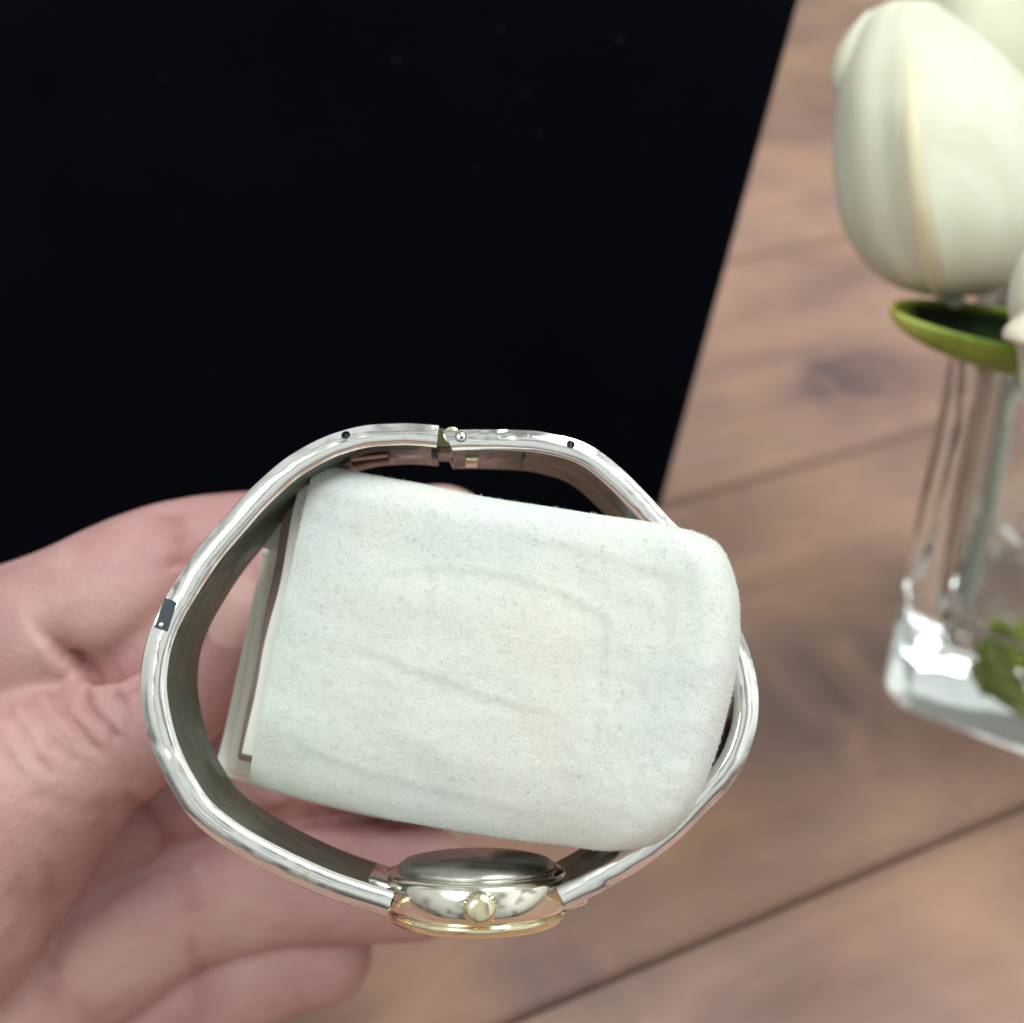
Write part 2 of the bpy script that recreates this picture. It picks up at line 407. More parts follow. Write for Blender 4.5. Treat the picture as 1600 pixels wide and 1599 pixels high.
def arm(name, outp, thick, width, cut):
    c2 = crom([(*pq(*p), 0) for p in outp], 150)
    rings = []; n = len(c2)
    for i, p in enumerate(c2):
        u = i/(n-1)
        t = (c2[min(i+1, n-1)]-c2[max(i-1, 0)]).normalized()
        no = Vector((t.y, -t.x, 0))
        if no.dot(p) < 0: no = -no                     # outward (plane origin is the bangle centre)
        T = interp(u, thick); Wd = interp(u, width); d0 = interp(u, [(0, 0), (1, 0)])
        facet = 1.0
        # hand-finished: slightly uneven edge
        e = .05*noise.noise(Vector((u*22, 3.1 if 'L' in name else 8.2, 0)))
        ch = .42+.18*noise.noise(Vector((u*9, 5, 0)))
        prof = [(-T, .50), (-T+.22, .20), (-T+.45, .04), (-T*.62, -.04), (-T*.45, 0), (-ch-.35, .12+ch*.15), (-ch*.45, .50), (0, 1.05), (.22+e, Wd*.5), (0, Wd-.75),
                (-ch-.25, Wd), (-T+.3, Wd), (-T, Wd-.3), (-T, Wd*.75), (-T, Wd*.5), (-T, Wd*.25)]
        ring = []
        for r_, d in prof:
            q = p+no*(r_+e)
            if cut and u < .03: q = q+t*(cut*(-r_)/T*(1-u/.03))
            ring.append(B(q.x, q.y, d))
        rings.append(ring)
    me = loft(name, rings)
    return me, c2
meL, cL = arm('armL', left_out, [(0, 2.45), (.15, 2.5), (.45, 2.75), (.75, 2.7), (1, 2.6)], [(0, 12.6), (.3, 14.0), (.55, 15.0), (1, 13)], 0)
meR, cR = arm('armR', right_out, [(0, 2.3), (.15, 2.4), (.45, 2.7), (.75, 2.7), (1, 2.6)], [(0, 12.6), (.3, 14.0), (.55, 14.5), (1, 13)], 1.0)
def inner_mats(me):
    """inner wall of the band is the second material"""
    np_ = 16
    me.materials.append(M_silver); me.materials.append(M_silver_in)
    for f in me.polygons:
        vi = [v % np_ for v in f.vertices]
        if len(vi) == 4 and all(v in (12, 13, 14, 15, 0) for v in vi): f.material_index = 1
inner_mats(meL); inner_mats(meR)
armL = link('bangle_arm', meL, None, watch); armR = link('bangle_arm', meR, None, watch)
armL['label'] = 'left half of the bangle with a dark rectangular inset'; armR['label'] = 'right half of the bangle with the screw pin'
def boolean(o, cutter_me):
    c = bpy.data.objects.new('cutter', cutter_me); S.collection.objects.link(c)
    m = o.modifiers.new('x', 'BOOLEAN'); m.object = c; m.operation = 'DIFFERENCE'; m.solver = 'EXACT'
    apply_mods(o); bpy.data.objects.remove(c)
for o, (hx, hy) in ((armL, (540, 680)), (armR, (892, 694.5))):
    p, q = pq(hx, hy)
    boolean(o, lathe('c', B(p, q, -.6), AXW, [(0, .00046), (.0022, .00046)], 20))
    link('pin_hole', lathe('pin_hole', B(p, q, 1.15), AXW, [(0, .00047), (.0001, .00047)], 20), M_dark, watch)
# dark inset on the left arm's front edge
ip = [pq(262, 938), pq(236, 985)]
cut_c = [pq(257, 934), pq(277, 942), pq(262, 988), pq(240, 981)]
vs = [B(a, b, d) for d in (-.8, .35) for a, b in cut_c]
me = mesh('c', vs, [(0, 1, 2, 3), (7, 6, 5, 4), (0, 4, 5, 1), (1, 5, 6, 2), (2, 6, 7, 3), (3, 7, 4, 0)]); recalc(me)
boolean(armL, me)
vs = [B(a, b, d) for d in (.22, .5) for a, b in cut_c]
me = mesh('inset', vs, [(0, 1, 2, 3), (7, 6, 5, 4), (0, 4, 5, 1), (1, 5, 6, 2), (2, 6, 7, 3), (3, 7, 4, 0)]); recalc(me)
ins = link('dark_inset', me, mat('dark_enamel', (.03, .045, .055), .2), watch, smooth=False)
a, b = pq(251, 977)
link('rivet', lathe('rivet', B(a, b, .22), -AXW, [(0, .00028), (.00012, .00028), (.0002, .00014), (.00021, .00001)], 16), M_silver, ins)
for o in (armL, armR):
    o.data.polygons.foreach_set('use_smooth', [True]*len(o.data.polygons))
    m = o.modifiers.new('ws', 'WEIGHTED_NORMAL'); m.keep_sharp = True
    try: o.data.set_sharp_from_angle(angle=R(34))
    except Exception: pass
# hinge
def cyl(name, px, py, d0, d1, r, m, par, n=24, dx=0):
    p, q = pq(px, py, dx); return link(name, lathe(name, B(p, q, d0), AXW, [(0, r*.93), (.00004, r), ((d1-d0)*MM-.00004, r), ((d1-d0)*MM, r*.93)], n), m, par)
def slab(name, pxs, d0, d1, m, par, bev=.0001):
    vs = [B(*pq(*p, d0), d) for d in (d0, d1) for p in pxs]; n = len(pxs)
    f = [tuple(range(n)), tuple(range(2*n-1, n-1, -1))]+[(i, (i+1) % n, n+(i+1) % n, n+i) for i in range(n)]
    me = mesh(name, vs, f); recalc(me); o = link(name, me, m, par); bevel(o, bev, 2); return o
M_hinge = metal_material('dark_hinge_metal', (.16, .17, .10), (.30, .26, .10), .3)
hinge = slab('hinge_block', [(672, 668), (700, 671), (722, 676), (722, 700), (676, 698)], 2.2, 11.5, M_hinge, watch)
cyl('hinge_knuckle', 706, 678, .9, 11.8, .00088, M_gold, hinge)
sp_ = cyl('screw_pin', 720, 683.5, -.16, .6, .00046, M_silver, watch, 28)
p, q = pq(720, 683.5)
tc_ = [B(p, q, -.12)+(B(p+math.cos(k*math.pi/14), q+math.sin(k*math.pi/14), -.12)-B(p, q, -.12)).normalized()*.00052 for k in range(29)]
link('screw_rim', tube('screw_rim', tc_, .00004, 8, False), M_dark, sp_)
cyl('screw_dimple', 721, 684.5, -.19, 0, .00018, M_dark, sp_, 16)
# catch slots, a pinkish copper slab and a little spring visible on the inner wall
slab('inner_patch', [(548, 715), (606, 709), (607, 715), (548, 722)], 4.2, 9.2, M_copper, watch, .00005)
slab('spring_clip', [(728, 713), (748, 713), (748, 721), (728, 721)], 4, 8.5, M_gold, watch, .00008)
slab('catch_slot', [(674, 705), (684, 705), (684, 712), (674, 712)], 3, 7.5, M_dark, watch, .00005)
slab('catch_slot', [(816, 708), (820, 708), (820, 717), (816, 717)], 2.5, 8.5, M_dark, watch, .00005)
# head of the watch
UPQ = Vector((0, 1)); hc = pq(748, 1385, -2.6)
cy = hc[1]
def HB(x, up, d): return B(hc[0]+x, cy+up, d)
upw = (HB(0, 1, 0)-HB(0, 0, 0)).normalized()
rad = 9.6
cc0 = HB(0, 0, -2.6+rad)
case = link('watch_case', lathe('watch_case', cc0, upw, [(-.0040, .0070), (-.0040, .0085), (-.0037, .0092), (-.0030, .0096), (-.0006, .0096), (-.0001, .0093), (0, .0088), (.0001, .005)], 72), M_case, watch)
link('case_back', lathe('case_back', cc0, upw, [(0, .0082), (.0005, .0081), (.0010, .0074), (.0013, .0060), (.0014, .0001)], 64), metal_material('brushed_steel', (.45, .45, .42), (.3, .3, .27), .28), case)
link('bezel', lathe('bezel', cc0, upw, [(-.0052, .0062), (-.0052, .0082), (-.0048, .0089), (-.0039, .0092), (-.0038, .006)], 64), M_gold, case)
link('crystal', lathe('crystal', cc0, upw, [(-.0056, .0001), (-.0055, .003), (-.0050, .0064), (-.0044, .0064)], 48), M_glass, case)
crown_p = HB(0.1, -1.9, -2.6)
# knurled crown
cr = []
n = 48; ax = -AXW; a = ax.orthogonal().normalized(); b = ax.cross(a)
for h, r, k in ((-.0004, .0009, 0), (.0003, .0009, 0), (.0003, .00150, 0), (.0006, .00165, 1), (.0018, .00165, 1), (.0021, .00145, 0), (.0023, .0008, 0), (.00235, .0001, 0)):
    cr.append([crown_p+ax*h+(a*math.cos(2*math.pi*i/n)+b*math.sin(2*math.pi*i/n))*(r-(.00028*(i % 2) if k else 0)) for i in range(n)])
link('crown', loft('crown', cr), M_gold, case)
for s in (-1, 1):
    # lug that joins the arm to the case
    x0, x1 = (8.6*s, 10.9*s)
    vs = [HB(x, u, d) for d in (1.5, 11.5) for x, u in ((x0, -.5), (x1, .1), (x1, -2.6), (x0, -3.3))]
    me = mesh('lug', vs, [(0, 1, 2, 3), (7, 6, 5, 4), (0, 4, 5, 1), (1, 5, 6, 2), (2, 6, 7, 3), (3, 7, 4, 0)]); recalc(me)
    o = link('lug', me, M_silver, case); bevel(o, .0004, 3)
    link('lug_pin', lathe('lug_pin', HB(10.1*s, -1.2, .9), AXW, [(0, .0006), (.0114, .0006)], 20), M_gold, o)

# ================================================================== SUEDE CUSHION
# local frame: u to the right along the top edge, v down along the left edge (pixels of the front face), wd = depth in mm
TL = (490, 725); U = (.980, .198); V = (-.2095, .978)
def cush_depth(u, v):
    return 127.0-16.0*(u/700.0)
uR = [(-2, 600), (3, 628), (14, 655), (45, 684), (90, 703), (177, 720), (279, 720), (370, 711), (440, 694), (490, 664), (514, 628), (523, 590)]
UTAB = [(q.x, q.y) for q in crom([(a_, b_) for a_, b_ in uR], 80)]
def smooth_u(v): return interp(v, UTAB)
def CP(u, v, extra=0.0, shrink=1.0):
    d = cush_depth(u, v)
    px = TL[0]+U[0]*u+V[0]*v; py = TL[1]+U[1]*u+V[1]*v
    x = (px-800)/FPX*d; y = (800-py)/FPX*d
    return Vector((x, y, d+extra))
creases = [([(120, 150), (200, 122), (270, 108), (350, 108), (430, 118), (520, 150)], .22, 9), ([(110, 262), (190, 272), (300, 290), (400, 302), (480, 300)], .22, 8),
           ([(60, 430), (160, 446), (300, 452), (460, 462)], .22, 9), ([(500, 130), (520, 240), (530, 370)], .30, 8), ([(590, 60), (612, 200), (600, 400)], .22, 10), ([(225, 120), (235, 200), (240, 300)], .22, 8),
           ([(330, 40), (480, 48), (610, 62)], .14, 12), ([(610, 110), (640, 220), (630, 340)], .10, 14)]
def seg_d(p, poly):
    best = 1e9
    for (ax_, ay), (bx, by) in zip(poly, poly[1:]):
        dx, dy = bx-ax_, by-ay; t = max(0, min(1, ((p[0]-ax_)*dx+(p[1]-ay)*dy)/(dx*dx+dy*dy)))
        ex, ey = p[0]-ax_-dx*t, p[1]-ay-dy*t; dd = math.hypot(ex, ey)
        if dd < abs(best): best = dd if (dx*ey-dy*ex) > 0 else -dd
    return best
def seg_dt(p, poly):
    """distance and how far along (0..1)"""
    best = 1e9; bt = 0; m = len(poly)-1
    for i, ((ax_, ay), (bx, by)) in enumerate(zip(poly, poly[1:])):
        dx, dy = bx-ax_, by-ay; t = max(0, min(1, ((p[0]-ax_)*dx+(p[1]-ay)*dy)/(dx*dx+dy*dy)))
        dd = math.hypot(p[0]-ax_-dx*t, p[1]-ay-dy*t)
        if dd < best: best = dd; bt = (i+t)/m
    return best, min(1, 3.2*math.sin(math.pi*max(.0, min(1, bt))))*(1 if best < 1e8 else 0)
cushion = empty('suede_cushion', c2w(*CP(300, 520, 10)), 'cream suede jewellery cushion held inside the bangle by the hand', 'cushion')
NB = 150; NV = 112
VT, VB_ = -2.0, 523.0
THK = 17.0
def cover_path(v):
    """front sheet from the left edge to the fold and back along the rear to the left again: (u, w)"""
    r = smooth_u(v)
    pts = []
    for k in range(100):                                  # front face
        f = k/99; pts.append((f*(r-72), 0.0))
    for k in range(1, 36):                               # fold round the right end
        a = math.pi*k/35
        pts.append((r-72+91*math.sin(a), THK*.5*(1-math.cos(a))))
    for k in range(1, 50):                               # rear sheet, reaching a little further left
        f = k/49; pts.append(((r-72)*(1-f)+(-76)*f, THK-(5.0*f)))
    return pts
def cover_point(v, k, pts, inward):
    u, wd = pts[k]
    # thinner and rounded towards the top and bottom edges
    e = min((v-VT)/50.0, (VB_-v)/140.0)
    e = max(0.0, min(1.0, e)); rnd = 1-math.sqrt(max(0, 1-(1-e)**2))
    c = (wd-THK/2)
    wd2 = THK/2+c*(1-(.36 if v < 200 else .50)*rnd)
    front = max(0, min(1, 1-wd/THK*2))
    # belly of the front face
    bel = -1.3*math.sin(math.pi*max(0, min(1, (v+20)/560)))*math.sin(math.pi*max(0, min(1, (u+60)/800)))*front
    cr_ = 0
    if front > .9:
        for poly, amp, wid in creases:
            dd = seg_d((u, v), poly)
            if abs(dd) < wid*4:
                tp = seg_dt((u, v), poly)[1]
                cr_ += tp*.8*(-.42*amp*math.exp(-(dd/(wid*.8))**2)+amp*.42*math.exp(-((dd-wid*1.6)/(wid*1.6))**2))
        cr_ += .20*noise.noise(Vector((u/90, v/70, 1)))+.05*noise.noise(Vector((u/25, v/22, 7)))
    # front-left edge: the bottom corner droops like folded cloth
    vv = v+4*math.sin(u/130+1)*(sstep(430, 523, v))+14*math.sin(math.pi*max(0, min(1, u/620)))*sstep(400, 523, v)
    vv -= 13*sstep(200, 600, u)*sstep(60, 0, v)
    if wd > THK*.6: vv += .06*v*sstep(THK*.6, THK*.8, wd)+(1-v/523)*150*sstep(120, -40, u)
    vv += 3.0*noise.noise(Vector((u/120, 4, wd/9)))*(1-e)
    shr = 1-.10*max(0, wd2)/THK if True else 1
    u2 = u*(1 if wd < 1 else 1)
    p = CP(u2, vv, wd2+bel+cr_+inward)
    return p
front_pts = {}
cols = []
for j in range(NV):
    f = j/(NV-1)
    v = VT+(VB_-VT)*(.5-.5*math.cos(math.pi*f))*.35+(VB_-VT)*f*.65
    pts = cover_path(v)
    cols.append([cover_point(v, k, pts, 0) for k in range(len(pts))])
nk = len(cols[0])
me = mesh('suede_cover', [c2w(*p) for c in cols for p in c], grid_faces(NV, nk)); recalc(me)
bvh0 = BVHTree.FromPolygons([v.co for v in me.vertices], [tuple(p.vertices) for p in me.polygons])
# make normals look outward (towards the camera on the front)
if me.polygons[40*(nk-1)+50].normal.dot(Vector((0, 0, H))-me.polygons[40*(nk-1)+50].center) < 0: me.flip_normals()
cover = link('suede_cover', me, [M_suede], cushion)
so = cover.modifiers.new('s', 'SOLIDIFY'); so.thickness = .0011; so.offset = -1
sb = cover.modifiers.new('b', 'BEVEL'); sb.width = .0004; sb.segments = 3; sb.limit_method = 'ANGLE'; sb.angle_limit = R(50)
# padding inside the fold
rings = []
for j in range(41):
    f = j/40; v = 14+(505-14)*f; r = interp(v, uR)-30
    rw = 1-.25*abs(2*f-1)**6
    ring = []
    for k in range(48):
        a = 2*math.pi*k/48
        cu, sw = math.cos(a), math.sin(a)
        su = math.copysign(abs(cu)**.35, cu); ww_ = math.copysign(abs(sw)**.35, sw)
        u = (r-22)/2+22+su*(r-22)/2; wd = THK*.44+ww_*(THK*.5-3.4)*rw
        ring.append(c2w(*CP(u, v, wd+.1)))
    rings.append(ring)
link('padding', loft('padding', rings), M_pad, cushion)
# lining layers showing at the open left end
def flap(name, u0, u1, w0, w1, v0, v1, thick, m, skew=0):
    vs = []; nu, nv = 14, 50
    for i in range(nv):
        f = i/(nv-1); v = v0+(v1-v0)*f
        for k in range(nu):
            g = k/(nu-1)
            u = u0+(u1-u0)*g+skew*f+3*noise.noise(Vector((f*4, g, len(name))))
            wd = w0+(w1-w0)*g+.25*noise.noise(Vector((f*5, g*2, 9)))
            vs.append(c2w(*CP(u, v, wd)))
    me = mesh(name, vs, grid_faces(nv, nu)); o = link(name, me, m, cushion)
    s_ = o.modifiers.new('s', 'SOLIDIFY'); s_.thickness = thick; s_.offset = 0
    b_ = o.modifiers.new('b', 'BEVEL'); b_.width = thick*.4; b_.segments = 3; b_.limit_method = 'ANGLE'; b_.angle_limit = R(50)
    return o
flap('front_hem', -17, 30, 2.6, 2.6, 34, 474, .0016, M_lining, 0)
flap('padding', -38, 60, 6.0, 5.4, 60, 496, .0022, M_pad, 8)
flap('lining_flap', -64, 40, 9.6, 9.0, 130, 532, .0017, M_lining, 10)
flap('lining_flap', -46, 40, 7.6, 6.6, 30, 150, .0022, M_lining, -26)
# fibres of the nap
fv, ff, fm = [], [], []
me0 = cover.data
polys = [p for p in me0.polygons if p.normal.dot(Vector((0, -sp*0-cp, sp))) > -.35]
import itertools
acc = []; tot = 0
for p in polys: tot += p.area; acc.append(tot)
import bisect
for s in range(20000):
    p = polys[bisect.bisect(acc, random.random()*tot) % len(polys)]
    vsx = [me0.vertices[i].co for i in p.vertices]
    a_, b_ = random.random(), random.random()
    o = vsx[0].lerp(vsx[1], a_).lerp(vsx[3].lerp(vsx[2], a_), b_)
    n_ = p.normal; t_ = (Vector((random.gauss(0, 1), random.gauss(0, 1), random.gauss(0, 1))))
    t_ = (t_-n_*t_.dot(n_)).normalized(); s_ = n_.cross(t_)
    L = random.uniform(.00018, .00055); wd = random.uniform(.000008, .000015)
    curl = random.uniform(-1.8, 1.8); base = len(fv); q = o+n_*.00001; ang = 0
    lift = random.uniform(.02, .45)
    for k in range(5):
        d = (t_*math.cos(ang)+s_*math.sin(ang)); sd = (s_*math.cos(ang)-t_*math.sin(ang))
        h = n_*(math.sin(math.pi*k/4.5)*L*lift)
        fv += [q+h+sd*wd, q+h-sd*wd]; q = q+d*L/4; ang += curl/2
    dark = random.random() < .16
    for k in range(4):
        i = base+k*2; ff.append((i, i+1, i+3, i+2)); fm.append(1 if dark else 0)
me = mesh('nap_fibre', fv, ff); o = link('nap_fibre', me, [M_fibre_l, M_fibre_d], cushion)
me.polygons.foreach_set('material_index', fm); tag(o, kind='stuff')

# ================================================================== THE HAND
def sweep_spheres(chain):
    """list of (px, py, depth mm, radius px) -> spheres (centre, radius) in world"""
    pts = crom([(P(x, y, d).x, P(x, y, d).y, P(x, y, d).z) for x, y, d, r in chain], 8*len(chain))
    rr = [r*d/FPX*MM for x, y, d, r in chain]
    cum = [0]
    cs = [P(x, y, d) for x, y, d, r in chain]
    for a_, b_ in zip(cs, cs[1:]): cum.append(cum[-1]+(b_-a_).length)
    tab = list(zip([c/cum[-1] for c in cum], rr))
    n = len(pts); return [(p, interp(i/(n-1), tab)) for i, p in enumerate(pts)]
fingers = [
    # index finger lying behind the cushion
    [(-420, 1330, 168, 230), (-180, 1140, 162, 185), (-20, 1050, 160, 150), (110, 982, 156, 130), (200, 932, 155, 122), (290, 900, 157, 122), (400, 884, 162, 118), (520, 880, 162, 108), (620, 868, 162, 106), (684, 858, 162, 102)],
    # thumb
    [(-420, 1620, 165, 300), (-150, 1400, 156, 230), (0, 1270, 151, 172), (80, 1206, 150, 138), (150, 1166, 150, 114), (230, 1118, 150, 100), (300, 1045, 151, 98), (345, 985, 151, 84), (352, 966, 151, 76)],
    # middle finger under the cushion
    [(-200, 1480, 168, 230), (120, 1290, 166, 130), (300, 1215, 168, 104), (460, 1190, 170, 96), (620, 1170, 170, 90), (700, 1150, 170, 84)],
    # ring finger
    [(-250, 1700, 172, 260), (80, 1500, 170, 170), (260, 1400, 170, 130), (420, 1370, 170, 108), (560, 1372, 171, 100), (650, 1378, 172, 92)],
    # little finger and the edge of the palm
    [(-250, 1900, 178, 300), (60, 1700, 176, 190), (210, 1590, 175, 140), (330, 1530, 175, 108), (430, 1500, 175, 92), (500, 1490, 175, 82)],
]
verts, faces = [], []
bm_s = bmesh.new(); bmesh.ops.create_icosphere(bm_s, subdivisions=3, radius=1.0)
sv = [v.co.copy() for v in bm_s.verts]; sf = [tuple(v.index for v in f.verts) for f in bm_s.faces]; bm_s.free()
for ch in fingers:
    for c, r in sweep_spheres(ch):
        i = len(verts); verts += [c+v*r for v in sv]; faces += [tuple(k+i for k in f) for f in sf]
# palm
for (x, y, d, r) in ((-300, 1500, 182, 330), (-80, 1560, 180, 250), (-250, 1250, 178, 250), (-60, 1350, 172, 170)):
    c = P(x, y, d); r = r*d/FPX*MM; i = len(verts)
    verts += [c+v*r for v in sv]; faces += [tuple(k+i for k in f) for f in sf]
me = mesh('hand', verts, faces)
hand = link('person', me, None)
rm = hand.modifiers.new('r', 'REMESH'); rm.mode = 'VOXEL'; rm.voxel_size = .0005
sm = hand.modifiers.new('s', 'SMOOTH'); sm.factor = .6; sm.iterations = 9
me = apply_mods(hand); hand.data = me
# folds of skin, placed on the side that faces us
deep = [(28, 950), (60, 988), (100, 1030), (150, 1060), (185, 1056), (225, 1036), (262, 1006), (300, 965), (340, 900)]
folds = [
         ([(262, 800), (268, 845), (280, 890)], .35, 15, .9),
         ([(84, 1070), (104, 1116), (150, 1180)], .6, 8, .6), ([(132, 1076), (150, 1122), (186, 1166)], .65, 8, .6), ([(42, 1088), (66, 1135), (118, 1205)], .42, 10, .4),
         ([(176, 1082), (196, 1112), (206, 1145)], .35, 6, .35), ([(5, 1100), (30, 1150), (80, 1215)], .32, 10, .3), ([(-20, 1130), (10, 1180), (50, 1235)], .28, 11, .25),
         ([(60, 1092), (84, 1130), (120, 1176)], .25, 5, .2), ([(110, 1082), (128, 1118), (160, 1160)], .22, 4, .2),
         ([(30, 1236), (110, 1262), (215, 1262)], .20, 14, .2),
         ([(300, 1290), (380, 1277), (470, 1270), (560, 1275), (700, 1290)], .8, 12, .9), ([(190, 1250), (240, 1290), (270, 1330)], .7, 16, .7),
         ([(280, 1340), (300, 1400), (310, 1500), (330, 1599)], .40, 14, .4), ([(80, 1330), (90, 1420), (75, 1520), (90, 1599)], .35, 16, .4),
         ([(520, 1310), (545, 1345), (560, 1400)], .25, 10, .3), ([(380, 1240), (420, 1262), (470, 1250)], .3, 9, .3)]
me.calc_loop_triangles()
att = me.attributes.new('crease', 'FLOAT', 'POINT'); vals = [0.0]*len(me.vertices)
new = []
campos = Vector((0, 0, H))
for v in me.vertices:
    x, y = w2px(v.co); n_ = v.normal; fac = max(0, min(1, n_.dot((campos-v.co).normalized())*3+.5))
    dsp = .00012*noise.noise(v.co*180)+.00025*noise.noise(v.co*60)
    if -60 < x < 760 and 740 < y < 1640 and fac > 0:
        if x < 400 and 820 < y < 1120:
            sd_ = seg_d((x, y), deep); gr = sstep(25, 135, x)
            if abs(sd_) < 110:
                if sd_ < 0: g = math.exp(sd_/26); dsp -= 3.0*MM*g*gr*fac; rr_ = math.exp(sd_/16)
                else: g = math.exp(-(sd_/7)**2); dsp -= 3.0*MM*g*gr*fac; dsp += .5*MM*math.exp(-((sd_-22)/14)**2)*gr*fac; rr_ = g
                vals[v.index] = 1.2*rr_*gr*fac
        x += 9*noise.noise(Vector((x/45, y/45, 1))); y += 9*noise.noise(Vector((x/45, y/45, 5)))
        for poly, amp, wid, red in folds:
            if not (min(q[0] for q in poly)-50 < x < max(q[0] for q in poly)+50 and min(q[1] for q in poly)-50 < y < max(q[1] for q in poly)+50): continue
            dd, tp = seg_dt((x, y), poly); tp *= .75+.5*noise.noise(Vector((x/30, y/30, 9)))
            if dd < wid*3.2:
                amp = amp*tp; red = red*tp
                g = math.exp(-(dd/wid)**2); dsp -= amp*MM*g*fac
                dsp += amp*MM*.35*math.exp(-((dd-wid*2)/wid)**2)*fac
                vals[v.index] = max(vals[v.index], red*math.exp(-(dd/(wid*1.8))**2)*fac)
    new.append(v.co+n_*dsp)
me.vertices.foreach_set('co', [c for v in new for c in v]); att.data.foreach_set('value', vals); me.update()
me.materials.clear(); me.materials.append(M_skin)
me.polygons.foreach_set('use_smooth', [True]*len(me.polygons))
tag(hand, 'bare hand reaching in from the left, thumb and fingers pinching the suede cushion', 'person')
# thumbnail: a curved plate seated on the thumb's end
bv_ = BVHTree.FromPolygons([v.co for v in me.vertices], [tuple(p.vertices) for p in me.polygons])
def hit(px, py):
    r = ray(px, py); d = Vector((r.x, r.y*sp+r.z*cp, r.y*cp-r.z*sp)).normalized()
    h = bv_.ray_cast(campos, d); return h[0], h[1]
nv_, nr = 20, 9; vs = []; fs = []
cx, cy_ = 368, 958; ang = R(20)
for i in range(nr):
    for k in range(28):
        a_ = 2*math.pi*k/28; r_ = i/(nr-1)
        lx = math.copysign(abs(math.cos(a_))**.7, math.cos(a_))*38*r_; ly = math.copysign(abs(math.sin(a_))**.7, math.sin(a_))*62*r_
        X = cx+lx*math.cos(ang)-ly*math.sin(ang); Y = cy_+lx*math.sin(ang)+ly*math.cos(ang)
        h, n_ = hit(X, Y)
        if h is None: h = vs[-1]; n_ = Vector((0, -1, 0))
        vs.append(h+n_*(.00045*math.sqrt(max(0, 1-r_**4))*.32-.00005))
for i in range(nr-1):
    for k in range(28): fs.append((i*28+k, i*28+(k+1) % 28, (i+1)*28+(k+1) % 28, (i+1)*28+k))
nail = link('thumbnail', mesh('thumbnail', vs, fs), M_nail, hand)

# ================================================================== GLASS VASE
A = ground(1362, 1104); Bp = ground(1600, 1193)
e1 = (Bp-A).normalized(); e2 = Vector((-e1.y, e1.x, 0)); e2 = e2 if e2.y > 0 else -e2
side = .064; hv = .090; base_t = .019; wall = .0062; flare = .0030
vc = A+e1*side/2+e2*side/2
def sq_ring(half, z, rc=.008, n=7):
    out_ = []
    for q_ in range(4):
        a0 = math.pi/2*q_; cxx = (half-rc)*(1 if q_ in (0, 3) else -1); cyy = (half-rc)*(1 if q_ in (0, 1) else -1)
        for k in range(n+1):
            a_ = a0+math.pi/2*k/n
            out_.append(vc+e1*(cxx+rc*math.cos(a_))+e2*(cyy+rc*math.sin(a_))+Vector((0, 0, z)))
    return out_
hs = side/2
rings = [sq_ring(hs-.004, .0004), sq_ring(hs-.0015, .0014), sq_ring(hs-.0003, .0035), sq_ring(hs, .006)]
for k in range(1, 9): rings.append(sq_ring(hs+flare*k/8, .006+(hv-.006)*k/8))
rings.append(sq_ring(hs+flare-.0012, hv+.0012)); rings.append(sq_ring(hs+flare-wall+.001, hv+.0010))
for k in range(8, 0, -1): rings.append(sq_ring(hs+flare*k/8-wall-.001*(1-k/8), base_t+.003+(hv-base_t-.003)*k/8, .004))
rings.append(sq_ring(hs-wall-.004, base_t+.0006, .004)); rings.append(sq_ring(hs-wall-.012, base_t, .004))
vase = empty('glass_vase', vc, 'clear thick-bottomed square glass vase holding the white tulips', 'vase')
link('vase_body', loft('vase_body', rings), M_glass, vase)
